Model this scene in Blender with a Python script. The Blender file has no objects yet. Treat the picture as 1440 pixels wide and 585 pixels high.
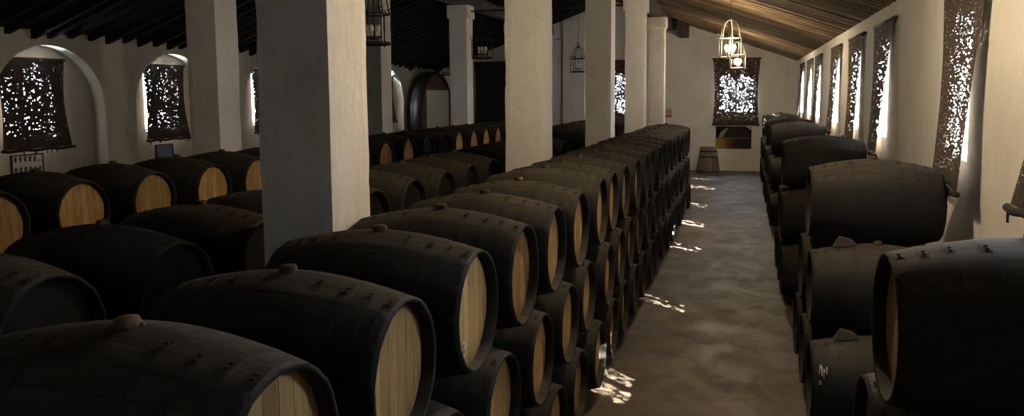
import bpy, math, random
from math import pi, sin, cos, sqrt, atan2, radians
from mathutils import Vector, Matrix

random.seed(11)
SC = bpy.context.scene
COL = SC.collection

# ------------------------------------------------------------------ helpers
class MB:
    """collects shapes and links them as ONE mesh object"""
    def __init__(self):
        self.v = []; self.f = []; self.sm = []
    def add(self, verts, faces, smooth=False):
        b = len(self.v)
        self.v += [tuple(p) for p in verts]
        self.f += [tuple(b + i for i in f) for f in faces]
        self.sm += [smooth] * len(faces)
        return self
    def box(self, x0, x1, y0, y1, z0, z1, m=None):
        vs = [Vector((x, y, z)) for x in (x0, x1) for y in (y0, y1) for z in (z0, z1)]
        if m is not None: vs = [m @ p for p in vs]
        return self.add(vs, [(0, 1, 3, 2), (4, 6, 7, 5), (0, 4, 5, 1), (2, 3, 7, 6), (0, 2, 6, 4), (1, 5, 7, 3)])
    def lathe(self, prof, seg=32, m=None, smooth=True, cap0=False, cap1=False):
        """profile of (radius, height) turned about z"""
        vs = []; fs = []
        n = len(prof)
        for r, h in prof:
            for k in range(seg):
                a = 2 * pi * k / seg
                vs.append(Vector((r * cos(a), r * sin(a), h)))
        for i in range(n - 1):
            for k in range(seg):
                k2 = (k + 1) % seg
                fs.append((i * seg + k, i * seg + k2, (i + 1) * seg + k2, (i + 1) * seg + k))
        if m is not None: vs = [m @ p for p in vs]
        self.add(vs, fs, smooth)
        b = len(self.v) - len(vs)
        if cap0: self.f.append(tuple(b + k for k in reversed(range(seg)))); self.sm.append(False)
        if cap1: self.f.append(tuple(b + (n - 1) * seg + k for k in range(seg))); self.sm.append(False)
        return self
    def tube(self, pts, r, seg=8, closed=False):
        pts = [Vector(p) for p in pts]; n = len(pts)
        vs = []; fs = []; up = Vector((0, 0, 1)); last = None
        for i, p in enumerate(pts):
            if closed: t = (pts[(i + 1) % n] - pts[i - 1]).normalized()
            else: t = (pts[min(i + 1, n - 1)] - pts[max(i - 1, 0)]).normalized()
            if last is None:
                u = up if abs(t.dot(up)) < .9 else Vector((1, 0, 0))
            else: u = last
            s = (u - t * u.dot(t)).normalized(); last = s
            w = t.cross(s)
            for k in range(seg):
                a = 2 * pi * k / seg
                vs.append(p + s * (r * cos(a)) + w * (r * sin(a)))
        for i in range(n if closed else n - 1):
            j = (i + 1) % n
            for k in range(seg):
                k2 = (k + 1) % seg
                fs.append((i * seg + k, i * seg + k2, j * seg + k2, j * seg + k))
        if not closed:
            fs.append(tuple(reversed(range(seg)))); fs.append(tuple((n - 1) * seg + k for k in range(seg)))
        return self.add(vs, fs, True)
    def ball(self, c, r, seg=10, rings=6, sx=1, sy=1, sz=1):
        prof = [(max(1e-4, r * sin(pi * i / rings)), -r * cos(pi * i / rings)) for i in range(rings + 1)]
        m = Matrix.Translation(Vector(c)) @ Matrix.Diagonal((sx, sy, sz, 1))
        return self.lathe(prof, seg, m)
    def mesh(self, name, mat):
        me = bpy.data.meshes.new(name)
        me.from_pydata(self.v, [], self.f)
        me.polygons.foreach_set('use_smooth', self.sm)
        if mat: me.materials.append(mat)
        me.update()
        return me
    def build(self, name, mat, parent=None, loc=None):
        return link(name, self.mesh(name, mat), parent, loc)

def link(name, me, parent=None, loc=None):
    o = bpy.data.objects.new(name, me); COL.objects.link(o)
    if parent: o.parent = parent
    if loc: o.location = loc
    return o

def tag(o, label, cat=None, group=None, kind=None):
    o['label'] = label
    if cat: o['category'] = cat
    if group: o['group'] = group
    if kind: o['kind'] = kind
    return o

def empty(name, loc, label, cat, group=None, rot=0):
    o = bpy.data.objects.new(name, None); COL.objects.link(o)
    o.location = loc; o.rotation_euler = (0, 0, rot)
    return tag(o, label, cat, group)

def hashn(*a):
    """smooth-free value hash for small jitters"""
    s = 0.0
    for i, q in enumerate(a): s += q * (12.9898 + 65.233 * i)
    return (sin(s) * 43758.5453) % 1.0

def fbm(x, y, z):
    from mathutils import noise
    return noise.fractal(Vector((x, y, z)), 1.0, 2.0, 4)

ORD = ['first', 'second', 'third', 'fourth', 'fifth', 'sixth', 'seventh', 'eighth', 'ninth', 'tenth', 'eleventh', 'twelfth',
       'thirteenth', 'fourteenth', 'fifteenth', 'sixteenth', 'seventeenth', 'eighteenth', 'nineteenth', 'twentieth', 'twenty-first', 'twenty-second']

# ---------------------------------------------------------------- materials
def newmat(name):
    m = bpy.data.materials.new(name); m.use_nodes = True
    nt = m.node_tree
    for n in list(nt.nodes): nt.nodes.remove(n)
    out = nt.nodes.new('ShaderNodeOutputMaterial')
    b = nt.nodes.new('ShaderNodeBsdfPrincipled')
    nt.links.new(b.outputs[0], out.inputs[0])
    return m, nt, b, out

def N(nt, typ, **kw):
    n = nt.nodes.new(typ)
    for k, v in kw.items():
        if k.startswith('i_'):
            key = k[2:]
            key = int(key) if key.isdigit() else key.replace('_', ' ')
            n.inputs[key].default_value = v
        else: setattr(n, k, v)
    return n

def L(nt, a, b): nt.links.new(a, b)

def mathn(nt, op, a, b=None, c=None, clamp=False):
    n = nt.nodes.new('ShaderNodeMath'); n.operation = op; n.use_clamp = clamp
    for i, q in enumerate((a, b, c)):
        if q is None: continue
        if isinstance(q, (int, float)): n.inputs[i].default_value = q
        else: nt.links.new(q, n.inputs[i])
    return n.outputs[0]

def mix(nt, fac, a, b, blend='MIX'):
    n = nt.nodes.new('ShaderNodeMix'); n.data_type = 'RGBA'; n.blend_type = blend
    ins = [n.inputs['Factor'], n.inputs[6], n.inputs[7]]
    for s, q in zip(ins, (fac, a, b)):
        if isinstance(q, (int, float)): s.default_value = q
        elif isinstance(q, tuple): s.default_value = (*q, 1) if len(q) == 3 else q
        else: nt.links.new(q, s)
    return n.outputs[2]

def mapr(nt, v, a, b, c, d):
    n = nt.nodes.new('ShaderNodeMapRange'); nt.links.new(v, n.inputs[0])
    for i, q in enumerate((a, b, c, d)): n.inputs[i + 1].default_value = q
    return n.outputs[0]

def coords(nt, rnd=False, scale=(1, 1, 1), which='Object'):
    tc = nt.nodes.new('ShaderNodeTexCoord')
    v = tc.outputs[which]
    if rnd:
        oi = nt.nodes.new('ShaderNodeObjectInfo')
        k = mathn(nt, 'MULTIPLY', oi.outputs['Random'], 37.0)
        cx = nt.nodes.new('ShaderNodeCombineXYZ')
        for i in range(3): L(nt, k, cx.inputs[i])
        a = nt.nodes.new('ShaderNodeVectorMath'); a.operation = 'ADD'
        L(nt, v, a.inputs[0]); L(nt, cx.outputs[0], a.inputs[1]); v = a.outputs[0]
    if scale != (1, 1, 1):
        s = nt.nodes.new('ShaderNodeVectorMath'); s.operation = 'MULTIPLY'
        L(nt, v, s.inputs[0]); s.inputs[1].default_value = scale; v = s.outputs[0]
    return v

def noise(nt, vec, scale, detail=4, rough=.55, dist=0):
    n = nt.nodes.new('ShaderNodeTexNoise')
    n.inputs['Scale'].default_value = scale; n.inputs['Detail'].default_value = detail
    n.inputs['Roughness'].default_value = rough; n.inputs['Distortion'].default_value = dist
    if vec is not None: L(nt, vec, n.inputs['Vector'])
    return n.outputs[0]

def bump(nt, b, h, strength=.3, dist=.01):
    n = nt.nodes.new('ShaderNodeBump'); n.inputs['Strength'].default_value = strength; n.inputs['Distance'].default_value = dist
    L(nt, h, n.inputs['Height']); L(nt, n.outputs[0], b.inputs['Normal'])

def simple(name, col, rough=.6, metal=0, nscale=0, namt=.3, emis=None, estr=0):
    m, nt, b, out = newmat(name)
    b.inputs['Roughness'].default_value = rough; b.inputs['Metallic'].default_value = metal
    if nscale:
        f = noise(nt, coords(nt, True), nscale)
        L(nt, mix(nt, f, tuple(c * (1 - namt) for c in col), tuple(min(1, c * (1 + namt)) for c in col)), b.inputs['Base Color'])
        bump(nt, b, f, .2, .005)
    else: b.inputs['Base Color'].default_value = (*col, 1)
    if emis:
        b.inputs['Emission Color'].default_value = (*emis, 1); b.inputs['Emission Strength'].default_value = estr
    return m

def mat_barrel(name, base, dust, dust_amt, staves=True):
    """black-painted oak staves, dusty on the upward side"""
    m, nt, b, out = newmat(name)
    v = coords(nt, True)
    tc = nt.nodes.new('ShaderNodeTexCoord')
    sx = nt.nodes.new('ShaderNodeSeparateXYZ'); L(nt, tc.outputs['Object'], sx.inputs[0])
    ang = mathn(nt, 'ARCTAN2', sx.outputs[1], sx.outputs[2])
    st = mathn(nt, 'MULTIPLY', ang, 26 / (2 * pi))
    fr = mathn(nt, 'FRACT', st)
    gap = mathn(nt, 'COMPARE', fr, .5, .47)                 # 1 on the stave, 0 in the joint
    idx = mathn(nt, 'FLOOR', st)
    wn = nt.nodes.new('ShaderNodeTexWhiteNoise'); wn.noise_dimensions = '1D'; L(nt, idx, wn.inputs['W'])
    grain = noise(nt, coords(nt, True, (1.2, 14, 14)), 2.2, 5)
    blot = noise(nt, v, 3.2, 5, .6)
    geo = nt.nodes.new('ShaderNodeNewGeometry')
    sn = nt.nodes.new('ShaderNodeSeparateXYZ'); L(nt, geo.outputs['Normal'], sn.inputs[0])
    up = mapr(nt, sn.outputs[2], .35, 1.0, 0, 1)
    d = mathn(nt, 'MULTIPLY', up, mapr(nt, blot, .3, .65, .45, 1.0))
    d = mathn(nt, 'MULTIPLY', d, mapr(nt, grain, .3, .7, .6, 1.1))
    d = mathn(nt, 'MULTIPLY', d, dust_amt, clamp=True)
    c0 = mix(nt, wn.outputs[0], tuple(q * .75 for q in base), tuple(q * 1.25 for q in base))
    c1 = mix(nt, mapr(nt, grain, .35, .75, 0, .55), c0, tuple(q * 2.0 for q in base))
    c2 = mix(nt, d, c1, dust)
    c3 = mix(nt, gap, mix(nt, .55, c2, tuple(q * .5 for q in base)), c2)
    if not staves: c3 = c2
    L(nt, c3, b.inputs['Base Color'])
    L(nt, mapr(nt, blot, .3, .7, .62, .85), b.inputs['Roughness'])
    b.inputs['Specular IOR Level'].default_value = .22
    h = mathn(nt, 'ADD', mathn(nt, 'MULTIPLY', gap, .3), mathn(nt, 'MULTIPLY', grain, .5))
    h = mathn(nt, 'ADD', h, mathn(nt, 'MULTIPLY', blot, .4))
    bump(nt, b, h, .35, .006)
    return m

def mat_head(name, ca, cb, streak):
    """upright oak boards of a cask head"""
    m, nt, b, out = newmat(name)
    tc = nt.nodes.new('ShaderNodeTexCoord'); oi = nt.nodes.new('ShaderNodeObjectInfo')
    sx = nt.nodes.new('ShaderNodeSeparateXYZ'); L(nt, tc.outputs['Object'], sx.inputs[0])
    r = mathn(nt, 'MULTIPLY', oi.outputs['Random'], 53.0)
    t = mathn(nt, 'ADD', mathn(nt, 'MULTIPLY', sx.outputs[1], 10.5), r)
    idx = mathn(nt, 'FLOOR', t); fr = mathn(nt, 'FRACT', t)
    wn = nt.nodes.new('ShaderNodeTexWhiteNoise'); wn.noise_dimensions = '1D'; L(nt, idx, wn.inputs['W'])
    grain = noise(nt, coords(nt, True, (1, 26, 1.6)), 2.6, 6, .6, .4)
    blot = noise(nt, coords(nt, True, (1, 5, 1.3)), 2.0, 4)
    gap = mathn(nt, 'COMPARE', fr, .5, .475)
    c = mix(nt, wn.outputs[0], ca, cb)
    c = mix(nt, mapr(nt, grain, .5, .72, 0, .7), c, streak)
    c = mix(nt, mapr(nt, blot, .5, .75, 0, .55), c, tuple(q * .8 for q in streak))
    # boards turn darker towards the lower edge of the head
    low = mapr(nt, sx.outputs[2], -.34, -.2, .6, 0)
    c = mix(nt, low, c, tuple(q * .8 for q in streak))
    tint = mapr(nt, oi.outputs['Random'], 0, 1, .7, 1.1)
    cc = nt.nodes.new('ShaderNodeCombineXYZ')
    for i in range(3): L(nt, tint, cc.inputs[i])
    c = mix(nt, 1.0, c, cc.outputs[0], 'MULTIPLY')
    c = mix(nt, gap, tuple(q * .75 for q in streak), c)
    L(nt, c, b.inputs['Base Color']); b.inputs['Roughness'].default_value = .85; b.inputs['Specular IOR Level'].default_value = .15
    bump(nt, b, mathn(nt, 'ADD', gap, mathn(nt, 'MULTIPLY', grain, .3)), .3, .004)
    return m

def mat_plaster(name, col, dirt, amt=.5, scale=1.0, bstr=.5):
    m, nt, b, out = newmat(name)
    v = coords(nt)
    big = noise(nt, v, .55 * scale, 5, .6); mid = noise(nt, coords(nt, scale=(1, 1, .35)), 2.2 * scale, 5, .65); fine = noise(nt, v, 14, 6, .65)
    c = mix(nt, mapr(nt, big, .35, .75, 0, amt), col, dirt)
    c = mix(nt, mapr(nt, mid, .52, .8, 0, amt * .8), c, tuple(q * .75 for q in dirt))
    L(nt, c, b.inputs['Base Color']); b.inputs['Roughness'].default_value = .85
    b.inputs['Specular IOR Level'].default_value = .2
    h = mathn(nt, 'ADD', mathn(nt, 'MULTIPLY', mid, .8), mathn(nt, 'MULTIPLY', fine, .35))
    bump(nt, b, h, bstr, .02)
    return m

M = {}
M['cask'] = mat_barrel('black_cask_wood', (.0115, .011, .0104), (.084, .073, .056), 1.0)
M['hoop'] = mat_barrel('dark_iron_hoop', (.0105, .01, .0095), (.072, .062, .048), .95, False)
M['pale_head'] = mat_head('pale_oak_head', (.36, .215, .085), (.52, .345, .15), (.15, .085, .035))
M['dark_head'] = mat_head('blackened_head', (.008, .0075, .0068), (.012, .011, .010), (.005, .0046, .0042))
M['bung'] = simple('bung_cork', (.05, .036, .025), .85, 0, 20)
M['pale_bung'] = simple('pale_bung', (.1, .072, .048), .9, 0, 20)
M['chalk'] = simple('chalk', (.75, .75, .72), .9)
M['wall'] = mat_plaster('whitewash', (.78, .76, .71), (.56, .53, .47), .5)
M['wall_l'] = mat_plaster('whitewash_yellowed', (.56, .52, .43), (.33, .29, .22), .6)  # darker, warmer tone than the other whitewash
M['pillar'] = mat_plaster('pillar_limewash', (.76, .74, .69), (.58, .55, .49), .4, 2.0, 1.0)
M['timber'] = simple('dark_timber', (.05, .033, .025), .75, 0, 6, .4)
M['chock'] = simple('grey_wood', (.055, .047, .04), .8, 0, 12, .4)
M['iron'] = simple('black_iron', (.018, .017, .016), .5, .6)
M['gilt_iron'] = simple('cream_painted_iron', (.13, .115, .09), .5)  # lantern iron with the glow of its own bulbs put into the colour
M['candle'] = simple('candle_sleeve', (.7, .66, .55), .6)
M['bulb_off'] = simple('unlit_bulb', (.75, .75, .7), .25)
M['bulb_on'] = simple('glowing_bulb', (1, .8, .5), .4, 0, 0, 0, (1, .74, .36), 60)

def mat_floor():
    m, nt, b, out = newmat('earth_concrete_floor')
    v = coords(nt)
    big = noise(nt, v, .35, 6, .62, .8); mid = noise(nt, v, 1.7, 6, .65, .5); fine = noise(nt, v, 22, 5, .7)
    c = mix(nt, mapr(nt, big, .35, .65, 0, 1), (.066, .048, .03), (.165, .128, .085))
    c = mix(nt, mapr(nt, mid, .45, .72, 0, .6), c, (.045, .034, .024))
    c = mix(nt, mapr(nt, fine, .35, .75, 0, .35), c, (.19, .16, .12))
    L(nt, c, b.inputs['Base Color'])
    L(nt, mapr(nt, mid, .3, .7, .45, .75), b.inputs['Roughness'])
    bump(nt, b, mathn(nt, 'ADD', mid, mathn(nt, 'MULTIPLY', fine, .3)), .25, .01)
    return m
M['floor'] = mat_floor()

def mat_ceiling(name, ca, cb, cc):
    m, nt, b, out = newmat(name)
    # canes run down the slope: streaks long in x, short in y
    s1 = noise(nt, coords(nt, scale=(.12, 9, .12)), 1.0, 5, .7)
    s2 = noise(nt, coords(nt, scale=(.25, 2.2, .25)), 1.0, 4, .6, .3)
    s3 = noise(nt, coords(nt, scale=(.9, 40, .9)), 1.0, 3, .6)
    c = mix(nt, mapr(nt, s2, .35, .65, 0, 1), ca, cb)
    c = mix(nt, mapr(nt, s1, .5, .68, 0, .9), c, cc)
    c = mix(nt, mapr(nt, s3, .55, .7, 0, .6), c, tuple(q * .4 for q in ca))
    L(nt, c, b.inputs['Base Color']); b.inputs['Roughness'].default_value = .9; b.inputs['Specular IOR Level'].default_value = .08
    bump(nt, b, mathn(nt, 'ADD', s1, s3), .6, .02)
    return m
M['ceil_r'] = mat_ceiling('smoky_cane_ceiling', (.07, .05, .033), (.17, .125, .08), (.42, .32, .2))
M['ceil_l'] = mat_ceiling('black_cane_ceiling', (.012, .010, .009), (.022, .019, .016), (.03, .026, .022))  # same cane as the right slope, its weaker light put into the colour

def mat_mat(name, col, hole_thr, solid=False, freq=(34, 26)):
    """woven esparto matting: open weave with gaps that let daylight through"""
    m, nt, b, out = newmat(name)
    tc = nt.nodes.new('ShaderNodeTexCoord')
    uv = tc.outputs['UV']
    oi = nt.nodes.new('ShaderNodeObjectInfo')
    k = mathn(nt, 'MULTIPLY', oi.outputs['Random'], 61.0)
    sx = nt.nodes.new('ShaderNodeSeparateXYZ'); L(nt, uv, sx.inputs[0])
    cx = nt.nodes.new('ShaderNodeCombineXYZ')
    L(nt, sx.outputs[0], cx.inputs[0]); L(nt, sx.outputs[1], cx.inputs[1]); L(nt, k, cx.inputs[2])
    def sc(s):
        n = nt.nodes.new('ShaderNodeVectorMath'); n.operation = 'MULTIPLY'
        L(nt, cx.outputs[0], n.inputs[0]); n.inputs[1].default_value = s
        return n.outputs[0]
    strand = noise(nt, sc((95, 3, 1)), 1.0, 3, .6)
    cross = noise(nt, sc((8, 70, 1)), 1.0, 3, .6)
    col_ = mix(nt, mapr(nt, strand, .3, .7, 0, 1), tuple(q * .5 for q in col), tuple(q * 1.6 for q in col))
    col_ = mix(nt, mapr(nt, cross, .5, .75, 0, .5), col_, tuple(q * .4 for q in col))
    L(nt, col_, b.inputs['Base Color']); b.inputs['Roughness'].default_value = .9
    bump(nt, b, mathn(nt, 'ADD', strand, cross), .8, .01)
    if not solid:
        fx, fy = freq
        vo = nt.nodes.new('ShaderNodeTexVoronoi'); vo.voronoi_dimensions = '2D'; vo.inputs['Scale'].default_value = 1.0
        vo.inputs['Randomness'].default_value = .85
        wob = noise(nt, sc((6, 1.5, 1)), 1.0, 2, .5)
        ad = nt.nodes.new('ShaderNodeVectorMath'); ad.operation = 'ADD'
        L(nt, sc((fx, fy, 0)), ad.inputs[0]); L(nt, wob, ad.inputs[1]); L(nt, ad.outputs[0], vo.inputs['Vector'])
        sr = nt.nodes.new('ShaderNodeSeparateColor'); L(nt, vo.outputs['Color'], sr.inputs[0])
        blot = noise(nt, sc((3.5, 2.2, 1)), 1.0, 3, .6); col_v = noise(nt, sc((fx * .35, .8, 1)), 1.0, 2, .6)
        amt = mathn(nt, 'ADD', mathn(nt, 'MULTIPLY', blot, .9), mathn(nt, 'MULTIPLY', col_v, .7))
        rad = mathn(nt, 'ADD', mathn(nt, 'MULTIPLY', sr.outputs[0], .62), mathn(nt, 'SUBTRACT', mathn(nt, 'MULTIPLY', amt, .6), hole_thr))
        hole = mathn(nt, 'LESS_THAN', vo.outputs['Distance'], rad)
        hole = mathn(nt, 'MULTIPLY', hole, mathn(nt, 'GREATER_THAN', sx.outputs[1], .16))
        tr = nt.nodes.new('ShaderNodeBsdfTransparent'); ms = nt.nodes.new('ShaderNodeMixShader')
        L(nt, hole, ms.inputs[0]); L(nt, b.outputs[0], ms.inputs[1]); L(nt, tr.outputs[0], ms.inputs[2])
        L(nt, ms.outputs[0], out.inputs[0])
    return m
M['esparto'] = mat_mat('esparto_matting', (.06, .043, .03), .80, False, (17, 40))
M['esparto_open'] = mat_mat('worn_esparto_matting', (.06, .043, .03), .765, False, (7, 17))
M['esparto_far'] = mat_mat('coarse_esparto_matting', (.06, .043, .03), .77, False, (15, 12))
M['esparto_left'] = mat_mat('dark_esparto_matting', (.045, .03, .022), .92, False, (21, 17))
M['esparto_solid'] = mat_mat('black_sacking', (.02, .018, .016), 9, True)

# ------------------------------------------------------------------- camera
F, CY, YAW, PITCH, ROLL, H = 1075.96, 237.63, .2910, .0951, -.0074, 3.4473
f0 = Vector((-sin(YAW), cos(YAW), 0)); r0 = Vector((cos(YAW), sin(YAW), 0)); u0 = Vector((0, 0, 1))
fw = f0 * cos(PITCH) - u0 * sin(PITCH); uu = u0 * cos(PITCH) + f0 * sin(PITCH)
rr = r0 * cos(ROLL) + uu * sin(ROLL); u2 = uu * cos(ROLL) - r0 * sin(ROLL)
cam = bpy.data.cameras.new('camera'); co = bpy.data.objects.new('camera', cam); COL.objects.link(co)
co.matrix_world = Matrix(((rr.x, u2.x, -fw.x, 0), (rr.y, u2.y, -fw.y, 0), (rr.z, u2.z, -fw.z, H), (0, 0, 0, 1)))
cam.sensor_width = 36; cam.lens = F / 1440 * 36; cam.shift_y = -(292.5 - CY) / 1440
cam.clip_end = 300; cam.clip_start = .05
SC.camera = co

# -------------------------------------------------------------------- room
XR, XL, YF, YB = 2.3, -14.2, 35.9, -3.0
RX, RZ, WZ = -5.95, 7.87, 4.9          # ridge and wall-plate height
def roofz(x): return RZ - abs(x - RX) * (RZ - WZ) / 8.25

fl = MB(); fl.add([(XL - 1, YB - .5, 0), (XR + .6, YB - .5, 0), (XR + .6, YF + .6, 0), (XL - 1, YF + .6, 0),
                   (XL - 1, YB - .5, -.2), (XR + .6, YB - .5, -.2), (XR + .6, YF + .6, -.2), (XL - 1, YF + .6, -.2)],
                  [(0, 1, 2, 3), (4, 7, 6, 5), (0, 4, 5, 1), (1, 5, 6, 2), (2, 6, 7, 3), (3, 7, 4, 0)])
tag(fl.build('floor', M['floor']), 'stained earthen brown concrete floor of the cellar', None, None, 'structure')

def ceiling(name, side, mat, step, w, dep, label):
    mb = MB()
    xw = XR if side > 0 else XL
    xo = xw + side * .75                   # eave runs over the wall
    zo = roofz(xo); t = .18
    y0, y1 = YB - .6, YF + .6
    mb.add([(RX, y0, RZ), (xo, y0, zo), (xo, y1, zo), (RX, y1, RZ),
            (RX, y0, RZ + t), (xo, y0, zo + t), (xo, y1, zo + t), (RX, y1, RZ + t)],
           [(0, 3, 2, 1), (4, 5, 6, 7), (0, 1, 5, 4), (1, 2, 6, 5), (2, 3, 7, 6), (3, 0, 4, 7)])
    y = YB; k = 0
    while y < YF - .05:
        ww = w * (.8 + .4 * hashn(k, side)); dd = dep * (.75 + .5 * hashn(k, side, 3)); yy = y + (hashn(k, 5, side) - .5) * step * .35
        xe = xw + side * .08
        a = [(RX, yy, RZ), (RX, yy + ww, RZ), (RX, yy + ww, RZ - dd), (RX, yy, RZ - dd)]
        ze = roofz(xe)
        b_ = [(xe, yy, ze), (xe, yy + ww, ze), (xe, yy + ww, ze - dd), (xe, yy, ze - dd)]
        mb.add(a + b_, [(0, 4, 5, 1), (1, 5, 6, 2), (2, 6, 7, 3), (3, 7, 4, 0), (4, 7, 6, 5), (0, 1, 2, 3)])
        y += step; k += 1
    tag(mb.build(name, mat), label, None, None, 'structure')
ceiling('ceiling_right', 1, M['ceil_r'], .31, .05, .016, 'smoky brown cane and rafter slope above the aisle')
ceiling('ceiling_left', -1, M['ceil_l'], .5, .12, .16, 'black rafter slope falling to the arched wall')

def sheet_grid(mb, plane, umin, umax, zmin, zmax, holes, depth, nrm):
    """wall face with rectangular holes, reveals of the given depth and an outer face; plane(u, z, d) gives the 3-D point"""
    us = sorted({umin, umax} | {h[0] for h in holes} | {h[1] for h in holes})
    zs = sorted({zmin, zmax} | {h[2] for h in holes} | {h[3] for h in holes})
    for d in (0, depth):
        for i in range(len(us) - 1):
            for j in range(len(zs) - 1):
                cu, cz = (us[i] + us[i + 1]) / 2, (zs[j] + zs[j + 1]) / 2
                if any(h[0] < cu < h[1] and h[2] < cz < h[3] for h in holes): continue
                q = [plane(us[i], zs[j], d), plane(us[i + 1], zs[j], d), plane(us[i + 1], zs[j + 1], d), plane(us[i], zs[j + 1], d)]
                mb.add(q, [(0, 1, 2, 3)])
    for u0_, u1_, z0_, z1_ in holes:
        c = [(u0_, z0_), (u1_, z0_), (u1_, z1_), (u0_, z1_)]
        for k in range(4):
            a, b_ = c[k], c[(k + 1) % 4]
            mb.add([plane(*a, 0), plane(*b_, 0), plane(*b_, depth), plane(*a, depth)], [(0, 1, 2, 3)])

# right wall with its windows: (y_near, y_far) of the blind, and centre of the opening
RWIN = [(4.9, 6.5), (8.45, 10.15), (13.25, 15.1), (16.45, 18.5), (20.0, 22.0), (24.7, 26.6), (27.8, 29.8), (31.4, 33.4)]
RZ0, RZ1 = 2.72, 4.3
rholes = []
for a, b_ in RWIN:
    rholes.append((a + (.68 if a < 13 else .62) if a > 6 else 4.9, b_ - (.35 if a < 6 else .45 if a > 31 else .2), RZ0 if a > 6 else 2.98, RZ1))
mb = MB()
sheet_grid(mb, lambda u, z, d: (XR + d, u, z), YB - .3, YF + .4, 0, WZ + .12, rholes, .5, 1)
tag(mb.build('wall_right', M['wall']), 'whitewashed wall with the row of blinded windows beside the aisle', None, None, 'structure')

# far gable wall
FW = [(-.24, 'esparto_open', True), (-5.95, 'esparto', True)]
fholes = [(c - .76, c + .76, 2.6, 4.42) for c, _, _ in FW]
mb = MB()
def fplane(u, z, d): return (u, YF + d, z)
sheet_grid(mb, fplane, XL - .3, XR + .4, 0, WZ, fholes, .5, 1)
for d in (0, .5):
    mb.add([(XL - .3, YF + d, WZ), (XR + .4, YF + d, WZ), (XR, YF + d, WZ + .1), (RX, YF + d, RZ + .1), (XL, YF + d, WZ + .1)], [(0, 1, 2, 3, 4)])
tag(mb.build('wall_far', M['wall']), 'pale gable wall at the far end of the cellar', None, None, 'structure')
nholes = [(c - .76, c + .76, 2.6, 4.42) for c in (-.24, -5.95)]  # openings added in the unseen near wall to let in fill daylight
mb = MB()
sheet_grid(mb, lambda u, z, d: (u, YB - d, z), XL - .3, XR + .4, 0, WZ, nholes, .5, -1)
for d in (0, -.5):
    mb.add([(XL - .3, YB + d, WZ), (XR + .4, YB + d, WZ), (XR, YB + d, WZ + .1), (RX, YB + d, RZ + .1), (XL, YB + d, WZ + .1)], [(0, 1, 2, 3, 4)])
tag(mb.build('wall_near', M['wall']), 'plain whitewashed gable wall at the near end of the cellar', None, None, 'structure')
# shallow pilaster on the far wall and its thin pipe
mb = MB(); mb.box(-8.15, -7.1, YF - .16, YF + .02, 0, 7.0)
tag(mb.build('trim_1', M['wall']), 'shallow whitewashed pilaster on the far wall behind the second pillar line', None, None, 'structure')

# left wall: arched recesses with windows
LARCH = [13.02, 16.78, 21.07, 25.3, 29.5]
AW, ASP, AZ, AD = 1.41, 3.25, 4.6, .32
def arch_z(t):                                   # t in -1..1 across the arch
    return ASP + (AZ - ASP) * sqrt(max(0, 1 - t * t))
mb = MB(); NS = 28
ztop = WZ + .12
edges = [YB - .3]
for c in LARCH: edges += [c - AW, c + AW]
edges.append(YF + .4)
for i in range(0, len(edges), 2):                 # piers
    mb.add([(XL, edges[i], 0), (XL, edges[i + 1], 0), (XL, edges[i + 1], ztop), (XL, edges[i], ztop)], [(0, 1, 2, 3)])
for c in LARCH:
    ts = [-1 + 2 * k / NS for k in range(NS + 1)]
    ts = [-cos(pi * k / NS) for k in range(NS + 1)]
    for k in range(NS):
        a, b_ = ts[k], ts[k + 1]
        ya, yb = c + a * AW, c + b_ * AW; za, zb = arch_z(a), arch_z(b_)
        mb.add([(XL, ya, za), (XL, yb, zb), (XL, yb, ztop), (XL, ya, ztop)], [(0, 1, 2, 3)])
        mb.add([(XL, ya, za), (XL - AD, ya, za), (XL - AD, yb, zb), (XL, yb, zb)], [(0, 1, 2, 3)], True)
    for s in (-1, 1):
        mb.add([(XL, c + s * AW, 0), (XL - AD, c + s * AW, 0), (XL - AD, c + s * AW, ASP), (XL, c + s * AW, ASP)], [(0, 1, 2, 3)])
LB = [12.72, 16.62, 21.1, 25.35, 29.6]
lholes = [(c - .62, c + .62, 2.62, 4.33) for c in LB]
sheet_grid(mb, lambda u, z, d: (XL - AD - d, u, z), YB - .3, YF + .4, 0, ztop, lholes, .4, -1)
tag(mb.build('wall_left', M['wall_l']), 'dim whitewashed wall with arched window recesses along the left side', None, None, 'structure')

# window frames with a mullion
NW = [0]
def window(cx, cy, z0, z1, half, axis, label):
    NW[0] += 1
    mb = MB(); t = .05; d = .035
    def bx(u0_, u1_, a, b_):
        if axis == 'x': mb.box(cx - d, cx + d, cy + u0_, cy + u1_, a, b_)
        else: mb.box(cx + u0_, cx + u1_, cy - d, cy + d, a, b_)
    bx(-half, -half + t, z0, z1); bx(half - t, half, z0, z1)
    bx(-half + t, half - t, z0, z0 + t); bx(-half + t, half - t, z1 - t, z1)
    bx(-.055, .055, z0 + t, z1 - t)
    if axis == 'y':                                    # rounded heads of the two lights
        for s in (-1, 1):
            cxx = s * (.055 + half - t) / 2; r = (half - t - .055) / 2; zc = z1 - t - r
            for k in range(12):
                a0, a1 = pi * k / 12, pi * (k + 1) / 12
                for dd in (-d, d):
                    mb.add([(cx + cxx + r * cos(a0), cy + dd, zc + r * sin(a0)), (cx + cxx + r * cos(a1), cy + dd, zc + r * sin(a1)),
                            (cx + cxx + r * cos(a1), cy + dd, z1 - t), (cx + cxx + r * cos(a0), cy + dd, z1 - t)], [(0, 1, 2, 3)])
    tag(mb.build('window_%d' % NW[0], M['timber']), label, None, None, 'structure')
for i, h in enumerate(rholes):
    window(XR + .3, (h[0] + h[1]) / 2, h[2], h[3], (h[1] - h[0]) / 2, 'x', 'dark two-light window frame, %s from the near end of the aisle wall' % ORD[i])
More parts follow.
